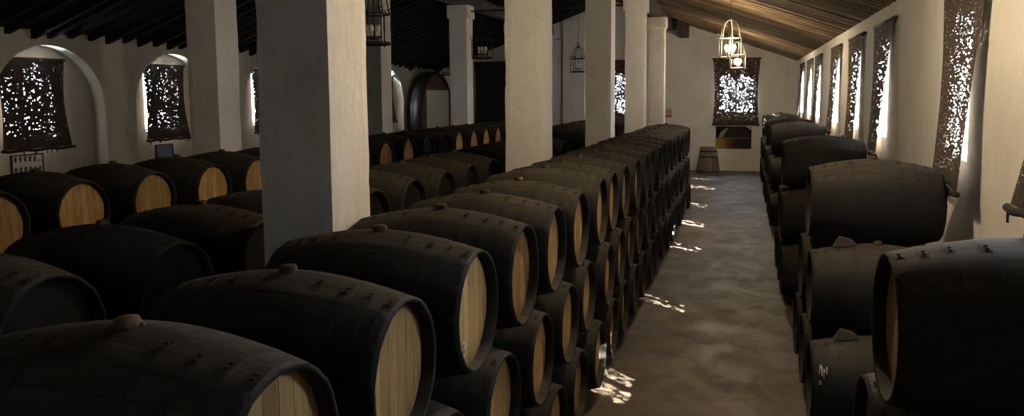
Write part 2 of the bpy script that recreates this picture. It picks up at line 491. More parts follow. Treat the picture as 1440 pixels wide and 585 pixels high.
for i, h in enumerate(fholes):
    window((h[0] + h[1]) / 2, YF + .3, h[2], h[3], .76, 'y', ['two-light window with rounded heads at the end of the aisle', 'two-light window in the far wall between the pillar lines'][i])
for i, h in enumerate(nholes):
    window((h[0] + h[1]) / 2, YB - .3, h[2], h[3], .76, 'y', ['two-light window in the near gable wall behind the aisle end', 'two-light window in the near gable wall between the pillar lines'][i])
for i, h in enumerate(lholes):
    window(XL - AD - .25, (h[0] + h[1]) / 2, h[2], h[3], .62, 'x', 'dark two-light window frame in the %s arched recess of the left wall' % ORD[i])

# ---------------------------------------------------------- esparto blinds
def mat_sheet(P, nu=16, nv=20, thick=.012):
    """curved sheet; P(u, v) in 0..1 -> point; UV in metres"""
    vs, fs, uvs = [], [], []
    pts = [[Vector(P(i / nu, j / nv)) for i in range(nu + 1)] for j in range(nv + 1)]
    W = (pts[0][nu] - pts[0][0]).length; Hh = (pts[nv][0] - pts[0][0]).length
    for j in range(nv + 1):
        for i in range(nu + 1):
            vs.append(pts[j][i]); uvs.append((i / nu * W, j / nv * Hh))
    for j in range(nv):
        for i in range(nu):
            a = j * (nu + 1) + i
            fs.append((a, a + 1, a + nu + 2, a + nu + 1))
    me = bpy.data.meshes.new('mat'); me.from_pydata([tuple(v) for v in vs], [], fs)
    me.polygons.foreach_set('use_smooth', [True] * len(fs))
    ul = me.uv_layers.new(name='UVMap')
    for l in me.loops: ul.data[l.index].uv = uvs[l.vertex_index]
    me.update()
    return me

def blind(top, bot_, wdir, half_t, half_b, nrm, mat, label, group, sag=.035, seed=0, twist=0):
    """top/bot_: centres of upper and lower edge, wdir: unit along the width"""
    top = Vector(top); bot_ = Vector(bot_); wdir = Vector(wdir); nrm = Vector(nrm)
    root = empty('esparto_blind', bot_, label, 'window blind', group)
    def P(u, v):
        c = bot_.lerp(top, v); h = half_b + (half_t - half_b) * v
        h -= .07 * sin(pi * v) * (1 + .3 * hashn(seed))
        p = c + wdir * ((u * 2 - 1) * h)
        p += nrm * (twist * (1 - v) * (.1 - .85 * u))
        p += nrm * (.02 * sin(u * 9 + seed) * (1 - v) - sag * sin(pi * v) * .5)
        return p - bot_
    me = mat_sheet(P); me.materials.append(mat)
    link('matting', me, root)
    mb = MB()                                       # rolled lower hem with frayed ends
    hb = half_b + .03
    pts = [wdir * (-hb + 2 * hb * k / 10) + nrm * (.02 + twist * (.1 - .85 * k / 10)) + Vector((0, 0, -.03 + .012 * sin(k * 1.9 + seed))) for k in range(11)]
    mb.tube(pts, .032, 8)
    for k in range(6):
        q_ = hashn(seed, k); p = wdir * (-hb + 2 * hb * q_) + nrm * (.02 + twist * (.1 - .85 * q_)) + Vector((0, 0, -.05)); mb.tube([p, p + Vector((0, 0, -.05 - .05 * hashn(k, seed, 2)))], .012, 5)
    mb.build('rolled_hem', M['esparto_solid'], root)
    mb = MB(); tp = top - bot_
    mb.tube([tp - wdir * (half_t + .05) - nrm * .02, tp + wdir * (half_t + .05) - nrm * .02], .03, 8)
    mb.build('top_pole', M['timber'], root)
    return root

G = 'esparto blinds on the aisle wall'
Z0 = [2.62, 2.46, 2.48, 2.52, 2.55, 2.55, 2.55, 2.55]
for i, (a, b_) in enumerate(RWIN):
    c = (a + b_) / 2
    swing = [.31, .15, .16, .1, .15, .12, .15, .15][i]
    lab = 'dark woven esparto blind over the %s window from the near end of the aisle wall' % ORD[i]
    blind((XR - .06, c, 4.62), (XR - .06 - swing, c, Z0[i]), (0, 1, 0), (b_ - a) / 2, (b_ - a) / 2 - .03, (-1, 0, 0),
          M['esparto'] if i < 2 else M['esparto_open'], lab, G, seed=i, twist=swing * (.75 if i else .05))
blind((-.24, YF - .05, 5.04), (-.24, YF - .14, 2.12), (1, 0, 0), 1.02, 1.0, (0, -1, 0), M['esparto_far'], 'brown woven blind over the twin window at the end of the aisle', None, seed=31)
blind((-5.95, YF - .05, 5.06), (-5.95, YF - .14, 2.4), (1, 0, 0), 1.02, 1.0, (0, -1, 0), M['esparto_far'], 'woven blind on the far wall glimpsed between two middle pillars', None, seed=32)
blind((-11.6, YF - .05, 5.1), (-11.6, YF - .14, 2.1), (1, 0, 0), 1.05, 1.0, (0, -1, 0), M['esparto_solid'], 'solid black hanging on the far wall left of the central pillar', None, seed=33)
for i, c in enumerate((-.24, -5.95)):  # unseen blinds added to cut down the fill from the near openings
    blind((c, YB + .05, 5.04), (c, YB + .12, 2.2), (1, 0, 0), 1.02, 1.0, (0, 1, 0), M['esparto_left'], 'dark woven blind on the near gable wall, the one %s' % ('behind the aisle end', 'between the pillar lines')[i], 'esparto blinds on the near gable wall', seed=60 + i)
G = 'esparto blinds in the arched recesses'
for i, c in enumerate(LARCH):
    blind((XL - .22, LB[i], 4.31), (XL - .12, LB[i], 2.42), (0, 1, 0), .84 if i == 0 else .76, .86 if i == 0 else .8, (1, 0, 0), M['esparto_left'],
          'dark woven blind in the %s arched recess from the near end of left wall' % ORD[i], G, seed=40 + i)

# ----------------------------------------------------------------- pillars
def pillar(xr, y, label, seed):
    w = .595; root_mat = M['pillar']
    mb = MB(); n = 7; nz = 64; ztop_ = 5.95
    def ring(z, e, cap):
        pts = []
        x0, x1, y0, y1 = xr - w - e, xr + e, y - e, y + w + e
        corners = [(x0, y0), (x1, y0), (x1, y1), (x0, y1)]
        for s in range(4):
            a, b_ = corners[s], corners[(s + 1) % 4]
            for k in range(n):
                t = k / n
                px, py = a[0] + (b_[0] - a[0]) * t, a[1] + (b_[1] - a[1]) * t
                corner = k == 0
                d = fbm(px * 2.3 + seed, py * 2.3, z * 1.6) * (.004 if not corner else .008)
                if corner: d -= .006 + .012 * max(0, fbm(z * 5 + seed, px, py))
                cx, cy = px - (xr - w / 2), py - (y + w / 2); l = sqrt(cx * cx + cy * cy)
                pts.append((px + cx / l * d, py + cy / l * d, z))
        return pts
    zs = [(ztop_ * k / nz, 0) for k in range(nz + 1)] + [(5.955, .05), (6.0, .055), (6.2, .055), (6.36, .05)]
    rings = [ring(z, e, 0) for z, e in zs]
    m_ = 4 * n
    vs = [p for r_ in rings for p in r_]; fs = []
    for i in range(len(rings) - 1):
        for k in range(m_):
            k2 = (k + 1) % m_
            fs.append((i * m_ + k, i * m_ + k2, (i + 1) * m_ + k2, (i + 1) * m_ + k))
    fs.append(tuple((len(rings) - 1) * m_ + k for k in range(m_)))
    mb.add(vs, fs)
    tag(mb.build('pillar', root_mat), label, 'pillar', 'whitewashed pillars', 'structure')
PA, PB, P0, PS = -2.818, -8.49, 4.88, 6.167
for k in range(5):
    pillar(PA, P0 + k * PS, 'square whitewashed pillar, %s from the camera in the line beside the aisle row' % ORD[k], k * 3.1)
for k in range(5):
    pillar(PB, P0 + k * PS, 'square whitewashed pillar, %s from the near end in the left-hand line' % ORD[k], 20 + k * 3.1)
def beam(x, label, nm):
    mb = MB(); mb.box(x - .17, x + .17, YB + .02, YF - .02, 6.365, 6.70)
    mb.box(x - .13, x + .13, YB + .02, YF - .02, 6.70, roofz(x) - .07)
    tag(mb.build(nm, M['timber']), label, None, None, 'structure')
beam(PA - .3, 'dark timber beam on the pillar line beside the aisle', 'beam_right')
beam(PB - .3, 'dark timber beam on the left-hand pillar line', 'beam_left')
mb = MB()                                             # corbel carrying the beam end
mb.box(-2.72, -2.33, YF - 1.6, YF - .02, 6.0, 6.55); mb.box(-2.72, -2.4, YF - 1.9, YF - .02, 6.45, 6.75)
tag(mb.build('trim_2', M['timber']), 'stubby timber corbel high on the far wall beside last pillar', None, None, 'structure')
mb = MB(); mb.tube([(PB - .3, P0 + 3 * PS + .3, 6.18), (PA - .3, P0 + 3 * PS + .3, 6.18)], .028, 8)
tag(mb.build('tie_rod', M['iron']), 'thin black iron tie rod spanning between the two pillar lines', 'tie rod')

# ------------------------------------------------------------------ barrels
RB, RC, LEN = .462, .3605, 1.30
HL = LEN / 2
def prof_r(x, rb=RB, rc=RC, hl=HL):
    t = abs(x) / hl
    return rc + (rb - rc) * (1 - t ** 1.7)
AX = Matrix(((0, 0, 1, 0), (0, 1, 0, 0), (-1, 0, 0, 0), (0, 0, 0, 1)))      # lathe axis z -> x
def body_mesh():
    pr = []
    n = 22
    for i in range(n + 1):
        x = -HL + LEN * i / n; pr.append((prof_r(x), x))
    t = .02; de = .078
    pr = [(RC - t - .008, -HL + de), (RC - t, -HL + .006), (RC - t + .008, -HL), (RC - .006, -HL)] + pr[0:] + [(RC - .006, HL), (RC - t + .008, HL), (RC - t, HL - .006), (RC - t - .008, HL - de)]
    mb = MB(); mb.lathe(pr, 64, AX)
    # staves are never perfectly even
    out = []
    for (x, y, z) in mb.v:
        a = atan2(y, z); d = .0022 * sin(a * 13 + 1.3) + .0018 * sin(a * 26 + x * 3)
        r = sqrt(y * y + z * z); k = (r + d) / r
        out.append((x, y * k, z * k))
    mb.v = out
    return mb.mesh('staves', M['cask'])
def head_mesh(s, mat):
    mb = MB(); r = RC - .026; x = s * (HL - .07); seg = 48
    vs = [(x, r * cos(2 * pi * k / seg), r * sin(2 * pi * k / seg)) for k in range(seg)] + [(x - s * .025, r * cos(2 * pi * k / seg), r * sin(2 * pi * k / seg)) for k in range(seg)]
    f_ = tuple(range(seg)) if s > 0 else tuple(reversed(range(seg)))
    b_ = tuple(seg + k for k in (reversed(range(seg)) if s > 0 else range(seg)))
    sd = [(k, seg + k, seg + (k + 1) % seg, (k + 1) % seg) if s > 0 else ((k + 1) % seg, seg + (k + 1) % seg, seg + k, k) for k in range(seg)]
    mb.add(vs, [f_, b_] + sd)
    return mb.mesh('barrel_head', mat)
def hoop_mesh(xc, w):
    mb = MB(); t = .0012; seg = 64; e = .002
    pr = [(prof_r(xc - w / 2) - e, xc - w / 2)] + [(prof_r(xc + q * w / 2) + t, xc + q * w / 2) for q in (-.94, -.85, 0, .85, .94)] + [(prof_r(xc + w / 2) - e, xc + w / 2)]
    mb.lathe(pr, seg, AX)
    # lapped and riveted ends on the top of the cask
    a0 = -.22 - .16 * hashn(xc * 10)
    a1 = a0 + .16
    pl = []
    for k in range(7):
        a = a0 + (a1 - a0) * k / 6
        hw = w / 2 * (1.0 if 0 < k < 6 else .7)
        for xx in (xc - hw, xc + hw):
            r = prof_r(xx) + t + .003; pl.append((xx, r * sin(a), r * cos(a)))
    mb.add(pl, [(2 * k, 2 * k + 1, 2 * k + 3, 2 * k + 2) for k in range(6)], True)
    for k, s in ((1.6, -.5), (4.2, .5)):
        a = a0 + (a1 - a0) * k / 6; r = prof_r(xc) + t + .004
        mb.ball((xc, r * sin(a), r * cos(a)), .0095, 8, 4, 1, 1, .6)
    return mb.mesh('hoop', M['hoop'])
HOOPX = [(.605, .05), (.50, .048), (.385, .045), (.235, .045)]
BODY = body_mesh()
HEADS = {(s, k): head_mesh(s, M[k]) for s in (-1, 1) for k in ('pale_head', 'dark_head')}
HOOPS = [hoop_mesh(s * x, w) for x, w in HOOPX for s in (-1, 1)]
mb = MB(); mb.lathe([(.042, -.012), (.046, .01), (.043, .03), (.036, .036), (.001, .037)], 14); BUNG = mb.mesh('bung', M['bung'])
mb = MB(); mb.lathe([(.05, -.01), (.06, .012), (.066, .035), (.055, .06), (.03, .07), (.001, .071)], 12)
mb.v = [(x * (1 + .15 * hashn(x * 9, y * 7)), y * (1 + .2 * hashn(y * 5, z * 3)), z) for x, y, z in mb.v]; mb.ball((.055, .035, .01), .022, 8, 5); mb.v = [(x * .7, y * .7, z * .6) for x, y, z in mb.v]
BIGBUNG = mb.mesh('bung', M['pale_bung'])
CASK_N = [0]
def cask(x, y, z, label, group, heads=('dark_head', 'pale_head'), s=1.0, tilt=0, yaw=0, detail=True, bung=BUNG, sx=1.0):
    """cask lying across the cellar; heads = (head facing -x, head facing +x)"""
    root = empty('wine_cask', (x, y, z), label, 'wine cask', group)
    root.rotation_euler = (tilt, 0, yaw); root.scale = (s * sx, s, s)
    link('staves', BODY, root)
    link('barrel_head', HEADS[(-1, heads[0])], root); link('barrel_head', HEADS[(1, heads[1])], root)
    if detail:
        for h in HOOPS: link('hoop', h, root)
        link('bung', bung, root, (0, 0, RB - .004))
    return root

RISE = .7905
def runner(x, y0, y1, z, label, group, shear=0):
    mb = MB(); mb.box(x - .07, x + .07, y0, y1, 0, z)
    mb.v = [(a + shear * (b_ - 2.23), b_, c) for a, b_, c in mb.v]
    tag(mb.build('timber_runner', M['timber']), label, 'timber runner', group)

TIER = ['top', 'middle', 'bottom']
X1 = -1.487 - HL; ROWROT = .0055
def jit(*a): return hashn(*a) - .5
DZ = {1: -.008, 2: .02, 3: .01, 6: .03}
SS = {1: .978}
aisle = {}
for tier, (n0, n1, off) in enumerate(((0, 21, 0), (0, 20, .5), (0, 21, 0))):
    for n in range(n0, n1):
        yy = 2.2328 + n + off
        z = 2.1509 - tier * RISE
        xx = X1 + ROWROT * (n + off) + .05 * jit(n, tier, 7) * (1 if n > 4 else .3)
        s = 1 + .012 * jit(n, tier)
        if tier == 0:
            z += DZ.get(n, .012 * hashn(n, 3))
            s = SS.get(n, s)
        lab = 'black cask, pale head, %s from front, %s tier, row along the aisle' % (ORD[n], TIER[tier])
        aisle[(tier, n)] = cask(xx, yy, z, lab, 'casks in the row along the aisle', s=s, tilt=.12 * jit(n, tier, 5), yaw=.03 * jit(n, tier, 2) * (1 if n > 2 else .2),
                                bung=BIGBUNG if (tier == 0 and n == 0) else BUNG)
def rdz(R, dx): return R - prof_r(dx)
RUNZ = .57 - prof_r(.325) - .006
for dx, nm in ((-.4, 'inner'), (.4, 'outer')):
    runner(X1 + dx, 1.6, 23, RUNZ - .004, 'dark timber runner under the %s edge of the aisle row of casks' % nm, 'runners under the cask rows', ROWROT)

def row(X, y0, d, z, n0, n1, heads, s, rot, rowname, group, detail_low=False, tiers=3, darks=()):
    rise = sqrt(max(.1, (2 * .468 * s) ** 2 - (d / 2) ** 2))
    for tier in range(tiers):
        for n in range(n0, n1 - (1 if tier == 1 else 0)):
            off = .5 if tier == 1 else 0
            hd = heads
            if tier == 0 and n in darks: hd = (heads[0], 'dark_head')
            lab = 'black cask, %s head, %s from front, %s tier, row %s' % ('pale' if hd[1] == 'pale_head' else 'dark', ORD[n - n0], TIER[tier], rowname)
            cask(X - HL * s + rot * (n + off) + .05 * jit(n, tier, 9, X), y0 + (n + off) * d, z - tier * rise + (.012 * hashn(n, X) if tier == 0 else 0), lab, group,
                 heads=hd, s=s * (1 + .015 * jit(n, tier, X)), tilt=.12 * jit(n, tier, 5, X), detail=(tier == 0 or detail_low))
    zb = z - (tiers - 1) * rise
    zz = zb - prof_r(.325) * s * 1.008 - .004
    for dx, nm in ((-.4, 'inner'), (.4, 'outer')):
        runner(X - HL * s + dx, y0 + (n0 - .5) * d, y0 + (n1 - .5) * d, zz - .004, 'dark timber runner under the %s edge of the cask row %s' % (nm, rowname), 'runners under the cask rows')
row(-3.737, 3.355, 1.027, 2.073, 0, 14, ('dark_head', 'dark_head'), 1.02, -.003, 'behind the nearest pillar', 'dark-headed casks behind the pillars')
row(-3.75, 20.6, 1.03, 2.22, 0, 8, ('dark_head', 'dark_head'), 1.02, 0, 'beyond the gap', 'dark-headed casks beyond the gap')
row(-7.034, 6.80, 1.089, 2.163, -1, 19, ('dark_head', 'pale_head'), 1.0, .003, 'before the left wall', 'pale-headed casks before the left wall', darks=(9, 10))

# pyramids of three tiers under the windows
PYR = [(4.2, .72), (9.0, .73), (14.0, .70), (20.9, .75), (25.0, .76), (30.6, .78)]
SR = 1.045; PD = 1.0
prise = sqrt((2 * .466 * SR) ** 2 - (PD / 2) ** 2)
PZ = .10 + .466 * SR
right = {}
for i, (yc, xl) in enumerate(PYR):
    wh = ['nearest', 'second', 'third', 'fourth', 'fifth', 'farthest'][i] + ' pyramid under the windows'
    g = 'casks in the pyramids under the windows'
    hd = ('pale_head', 'dark_head') if i == 0 else ('dark_head', 'dark_head')
    hp = 'pale-headed ' if i == 0 else 'dark '
    for j, nm in enumerate(('nearest', 'middle', 'farthest')):
        right[(i, 2, j)] = cask(xl - .03 + HL * SR * .95, yc + (j - 1) * PD, PZ, hp + 'cask, %s in the bottom tier of the %s' % (nm, wh), g, heads=hd, s=SR, sx=.95, tilt=.1 * jit(i, j, 1))
    for j, nm in enumerate(('nearer', 'farther')):
        right[(i, 1, j)] = cask(xl - .02 + HL * SR * .95 + .03 * jit(i, j), yc + (j - .5) * PD, PZ + prise, hp + 'cask, %s in the middle tier of the %s' % (nm, wh), g, heads=hd, s=SR, sx=.95, tilt=.1 * jit(i, j, 2))
    right[(i, 0, 0)] = cask(xl + HL * SR * .95, yc, PZ + 2 * prise, hp + 'cask on top of the %s' % wh, g, heads=hd, s=SR, sx=.95, tilt=.06 * jit(i, 4))
    zz = PZ - prof_r(.325) * SR - .004
    for dx, nm in ((-.4, 'aisle side'), (.4, 'wall side')):
        runner(xl - .03 + HL * SR * .95 + dx, yc - PD - .4, yc + PD + .4, zz - .004, 'dark timber runner at the %s beneath the %s' % (nm, wh), 'runners under the pyramids')
# wooden chocks wedged on the lower casks of the second pyramid
for j, (tier, zc, lab) in enumerate(((1, 0, 'grey wooden wedge on the middle cask of the second pyramid'), (2, 0, 'grey wooden wedge on the bottom cask of the second pyramid'))):
    o = right[(1, tier, 0)]
    mb = MB(); px = -.3
    r = prof_r(px) * SR
    q = lambda dx: prof_r(px + dx / SR) * SR - r + .003
    mb.add([(-.11, -.06, q(-.11)), (.11, -.06, q(.11)), (.11, .06, q(.11)), (-.11, .06, q(-.11)), (-.05, -.05, .09), (.07, -.05, .06), (.07, .05, .06), (-.05, .05, .09)],
           [(0, 3, 2, 1), (4, 5, 6, 7), (0, 1, 5, 4), (1, 2, 6, 5), (2, 3, 7, 6), (3, 0, 4, 7)])
    w_ = mb.build('wooden_chock', M['chock'], None, (o.location.x + px * SR, o.location.y - .02, o.location.z + r + .004))
    tag(w_, lab, 'wedge', 'wooden wedges on the casks')

# chalk marks
def chalk(parent, strokes, to3, name='chalk_mark'):
    mb = MB()
    for st in strokes: mb.tube([to3(*p) for p in st], .0045, 5)
    o = mb.build(name, M['chalk'], parent); o['label'] = 'white chalk mark'
three = [[(-.3, .85), (0, 1.0), (.28, .8), (.1, .55), (-.1, .52)], [(.1, .52), (.34, .3), (.1, 0), (-.2, .05), (-.36, .2)], [(-.55, .7), (-.5, .6)], [(-.55, .35), (-.5, .2)]]
def on_head(y0, z0, sc_, s=1):
    return lambda a, b_: (s * (HL - .069), y0 + s * a * sc_, z0 + b_ * sc_)
chalk(aisle[(0, 2)], three, on_head(-.10, -.255, .085))
chalk(aisle[(0, 3)], [[(0, 0), (.02, 1)], [(.3, .1), (.32, .8)], [(0, .4), (.3, .5)]], on_head(-.17, -.27, .09))
def on_side(x0, a0, sc_):
    def t(a, b_):
        x = x0 + a * sc_; r = prof_r(x) + .003; an = a0 + b_ * sc_ / r
        return (x, -r * cos(an), r * sin(an))
    return t
chalk(right[(1, 2, 0)], [[(0, 0), (0, 1)], [(-.3, .2), (-.1, 1.2), (0, 1)], [(.2, -.3), (.25, .8), (.5, .2), (.55, 1.0)], [(-.4, -.7), (-.1, -.5), (-.3, -.9), (0, -.8)]], on_side(-.56, .45, .085))
nmark = [[(-.35, 0), (-.35, 1), (.35, 0), (.35, 1)]]
chalk(right[(1, 2, 1)], nmark + [[(-.3, 1.2), (.3, 1.8)], [(0, 1.9), (.2, 2.5)]], on_head(-.15, .02, .09, -1))
chalk(right[(2, 2, 0)], [[(0, 0), (.1, .5), (-.1, 1), (.1, 1.5)], [(.3, .2), (.2, .9), (.4, 1.6)]], on_head(-.1, .0, .1, -1))
chalk(right[(0, 0, 0)], [[(-.5, -.1), (0, .6), (.5, .9)], [(-.4, .7), (.1, .2), (.6, .3)], [(-.2, -.6), (.3, .1)]], on_head(-.02, .02, .1, -1))
chalk(aisle[(1, 3)], [[(-.1, 0), (.1, 1)], [(.1, 1), (.2, .5)]], on_head(-.12, .08, .06))

# --------------------------------------------------------------- lanterns
def lantern(x, y, z0, lit, label, group, ztop_=None):
    R = .285; hb = .5; dome = .42
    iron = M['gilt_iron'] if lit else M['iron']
    root = empty('hanging_lantern', (x, y, z0), label, 'lantern', group, .35)
    cage = MB(); n = 6
    P = [(R * cos(2 * pi * k / n), R * sin(2 * pi * k / n)) for k in range(n)]
    for zz, r_ in ((0, .013), (.03, .009), (hb, .013)):
        cage.tube([(a, b_, zz) for a, b_ in P], r_, 6, True)
    for a, b_ in P: cage.tube([(a, b_, -.03), (a, b_, hb)], .011, 6)
    for k in range(3): cage.tube([(P[k][0], P[k][1], .0), (P[k + 3][0], P[k + 3][1], .0)], .009, 6)
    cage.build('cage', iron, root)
    dm = MB()
    for a, b_ in P:
        pts = []
        for k in range(13):
            t = k / 12 * pi / 2
            pts.append((a * (.12 + .72 * cos(t)), b_ * (.12 + .72 * cos(t)), hb + .06 + dome * .9 * sin(t)))
        pts = [(a, b_, hb), (a * .9, b_ * .9, hb + .03)] + pts
        dm.tube(pts, .011, 6)
        u = Vector((a, b_, 0)).normalized()                  # scroll at the shoulder
        dm.tube([tuple(u * (R + .01 + .045 * sin(q)) + Vector((0, 0, hb + .055 - .045 * cos(q)))) for q in [i * .55 for i in range(10)]], .008, 5)
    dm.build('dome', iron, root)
    fn = MB(); fn.lathe([(.02, hb + dome), (.05, hb + dome + .03), (.045, hb + dome + .06), (.02, hb + dome + .09)], 12, None, True, True, True)
    fn.tube([(.055 * cos(q), 0, hb + dome + .145 + .055 * sin(q)) for q in [2 * pi * i / 14 for i in range(14)]], .011, 6, True)
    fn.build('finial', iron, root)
    st = MB(); st.tube([(0, 0, hb + dome), (0, 0, .12)], .012, 6); st.ball((0, 0, .11), .03)
    nb = 6
    Q = [(.11 * cos(2 * pi * k / nb + .3), .11 * sin(2 * pi * k / nb + .3)) for k in range(nb)]
    for a, b_ in Q: st.tube([(0, 0, .12), (a * .6, b_ * .6, .08), (a, b_, .12)], .009, 6); st.lathe([(.005, .118), (.03, .13), (.028, .137)], 8, Matrix.Translation((a, b_, 0)))
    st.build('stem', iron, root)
    for a, b_ in Q:
        c_ = MB(); c_.lathe([(.019, 0), (.017, .07), (.004, .072)], 10)
        co_ = c_.build('candle', M['candle'], root, (a, b_, .135))
        u = MB(); u.lathe([(.014, 0), (.034, .025), (.038, .05), (.026, .09), (.003, .125)], 10)
        u.build('bulb', M['bulb_on'] if lit else M['bulb_off'], co_, (0, 0, .07))
    zt = ztop_ if ztop_ else roofz(x) - .02
    ch = MB(); zz = z0 + hb + dome + .19; k = 0
    step = .06
    while zz < zt:
        ax = k % 2
        ch.tube([((.014 * cos(q)) * (1 - ax), (.014 * cos(q)) * ax, zz - z0 + .04 * sin(q)) for q in [2 * pi * i / 8 for i in range(8)]], .004, 4, True)
        zz += step; k += 1
    ch.build('chain', M['iron'], root)
    if lit:
        l = bpy.data.lights.new('lantern_glow', 'POINT'); l.energy = lit; l.color = (1, .79, .53); l.shadow_soft_size = .13
        lo = bpy.data.objects.new('lantern_glow', l); COL.objects.link(lo); lo.location = (x, y, z0 + .27)
G = 'lit lanterns over the aisle'
LP = 225
lantern(-.3, 20.3, 4.37, LP, 'lit iron lantern hanging over the aisle, the nearer and larger one', G)
lantern(-.16, 28.9, 4.38, LP, 'lit iron lantern over the aisle, farther one before the twin window', G)
lantern(-.25, 7.7, 4.56, LP * 1.7, 'lit iron lantern hanging above the near end of the aisle', G)
G = 'unlit lanterns hanging left of the pillars'
lantern(-5.95, 11.84, 4.33, 0, 'unlit black lantern hanging just behind the big pillar', G, RZ - .02)
lantern(-6.95, 20.4, 4.5, 0, 'unlit black lantern hanging between the capped pillar and the central pillar', G)
lantern(-5.95, 28.7, 4.33, 0, 'unlit black lantern hanging beside the third pillar of the aisle line', G, RZ - .02)
lantern(-12.6, 32.0, 4.4, 0, 'small unlit black lantern beside the great round vat', G)

# ----------------------------------------------- far end: sign, picture, tub
def sign():
    root = empty('no_smoking_sign', (-3.2, YF - .012, 2.62), 'small red and white no-smoking sign on far wall above the last casks', 'sign')
    mb = MB(); mb.box(-.16, .16, -.004, .008, -.24, .2); mb.build('plate', simple('sign_plate', (.62, .55, .48), .6), root)
    red = simple('sign_red', (.35, .07, .05), .6)
    mb = MB(); mb.tube([(.11 * cos(q), -.012, .06 + .11 * sin(q)) for q in [2 * pi * i / 24 for i in range(24)]], .018, 6, True)
    mb.tube([(-.075, -.012, .135), (.075, -.012, -.015)], .014, 6); mb.build('prohibition_ring', red, root)
    mb = MB(); mb.box(-.07, .075, -.014, -.004, .05, .075); mb.build('cigarette', simple('sign_black', (.03, .02, .02), .6), root)
    mb = MB(); mb.box(-.14, .14, -.012, -.004, -.2, -.1); mb.build('caption_band', red, root)
sign()

def picture():
    root = empty('wall_picture', (-.315, YF - .02, 1.51), 'dark picture with golden glow hanging under the twin window blind', 'picture')
    m, nt, b, out = newmat('picture_print')
    tc = nt.nodes.new('ShaderNodeTexCoord'); sx = nt.nodes.new('ShaderNodeSeparateXYZ'); L(nt, tc.outputs['Generated'], sx.inputs[0])
    X, Z = sx.outputs[0], sx.outputs[2]
    dx = mathn(nt, 'DIVIDE', mathn(nt, 'SUBTRACT', X, .54), .46); dz = mathn(nt, 'DIVIDE', mathn(nt, 'SUBTRACT', Z, .5), .5)
    dome = mathn(nt, 'LESS_THAN', mathn(nt, 'ADD', mathn(nt, 'MULTIPLY', dx, dx), mathn(nt, 'MULTIPLY', dz, dz)), 1.0)
    dome = mathn(nt, 'MULTIPLY', dome, mathn(nt, 'GREATER_THAN', Z, .5))
    rim = mathn(nt, 'MULTIPLY', dome, mathn(nt, 'LESS_THAN', mathn(nt, 'ADD', X, mathn(nt, 'MULTIPLY', Z, -.35)), .02))
    c = mix(nt, dome, (.008, .0075, .007), (.03, .025, .021))
    c = mix(nt, rim, c, (.25, .23, .2))
    cor = mathn(nt, 'GREATER_THAN', mathn(nt, 'ADD', X, Z), 1.84)
    c = mix(nt, cor, c, (.45, .38, .2))
    lower = mathn(nt, 'LESS_THAN', Z, .45)
    glow = nt.nodes.new('ShaderNodeValToRGB'); L(nt, X, glow.inputs[0])
    e = glow.color_ramp.elements; e[0].position = 0; e[0].color = (.38, .27, .05, 1); e[1].position = .6; e[1].color = (.03, .022, .02, 1)
    q = e.new(.2); q.color = (.3, .19, .04, 1); q = e.new(.33); q.color = (.16, .06, .025, 1)
    c = mix(nt, lower, c, glow.outputs[0])
    line = mathn(nt, 'COMPARE', Z, .47, .025)
    c = mix(nt, mathn(nt, 'MULTIPLY', line, .7), c, (.2, .16, .13))
    L(nt, c, b.inputs['Base Color']); b.inputs['Roughness'].default_value = .8; b.inputs['Specular IOR Level'].default_value = .1
    mb = MB(); mb.box(-.76, .76, -.012, .018, -.49, .49); mb.build('print', m, root)
    mb = MB()
    for a in ((-.775, .775, -.505, -.49), (-.775, .775, .49, .505), (-.775, -.76, -.49, .49), (.76, .775, -.49, .49)): mb.box(a[0], a[1], -.014, .018, a[2], a[3])
    mb.build('picture_edge', simple('picture_edge', (.03, .028, .025), .5), root)
picture()

def tub():
    root = empty('wooden_tub', (-1.35, 34.55, 0), 'brown tapered wooden tub standing upside down by the far wall', 'tub')
    m, nt, b, out = newmat('tub_staves')
    tc = nt.nodes.new('ShaderNodeTexCoord'); sx = nt.nodes.new('ShaderNodeSeparateXYZ'); L(nt, tc.outputs['Object'], sx.inputs[0])
    st = mathn(nt, 'MULTIPLY', mathn(nt, 'ARCTAN2', sx.outputs[1], sx.outputs[0]), 22 / (2 * pi)); fr = mathn(nt, 'FRACT', st)
    gap = mathn(nt, 'COMPARE', fr, .5, .44)
    g = noise(nt, coords(nt, scale=(12, 12, 1.5)), 1.5, 4)
    c = mix(nt, g, (.1, .075, .055), (.22, .165, .12)); c = mix(nt, gap, (.03, .022, .016), c)
    L(nt, c, b.inputs['Base Color']); b.inputs['Roughness'].default_value = .7; bump(nt, b, gap, .4, .006)
    mb = MB(); mb.lathe([(.52, 0), (.52, .02), (.36, 1.15), (.345, 1.16), (.33, 1.15), (.335, 1.1)], 44, None, True)
    mb.build('staves', m, root)
    for zz in (.1, .75, .98):
        r = .52 - .16 * zz / 1.15; mb = MB(); mb.lathe([(r, zz - .03), (r + .008, zz - .028), (r - .001, zz + .028), (r - .008, zz + .03)], 44)
        mb.build('hoop', M['iron'], root)
    mb = MB(); mb.lathe([(.001, 1.1), (.335, 1.1)], 44); mb.build('tub_bottom', m, root)
tub()

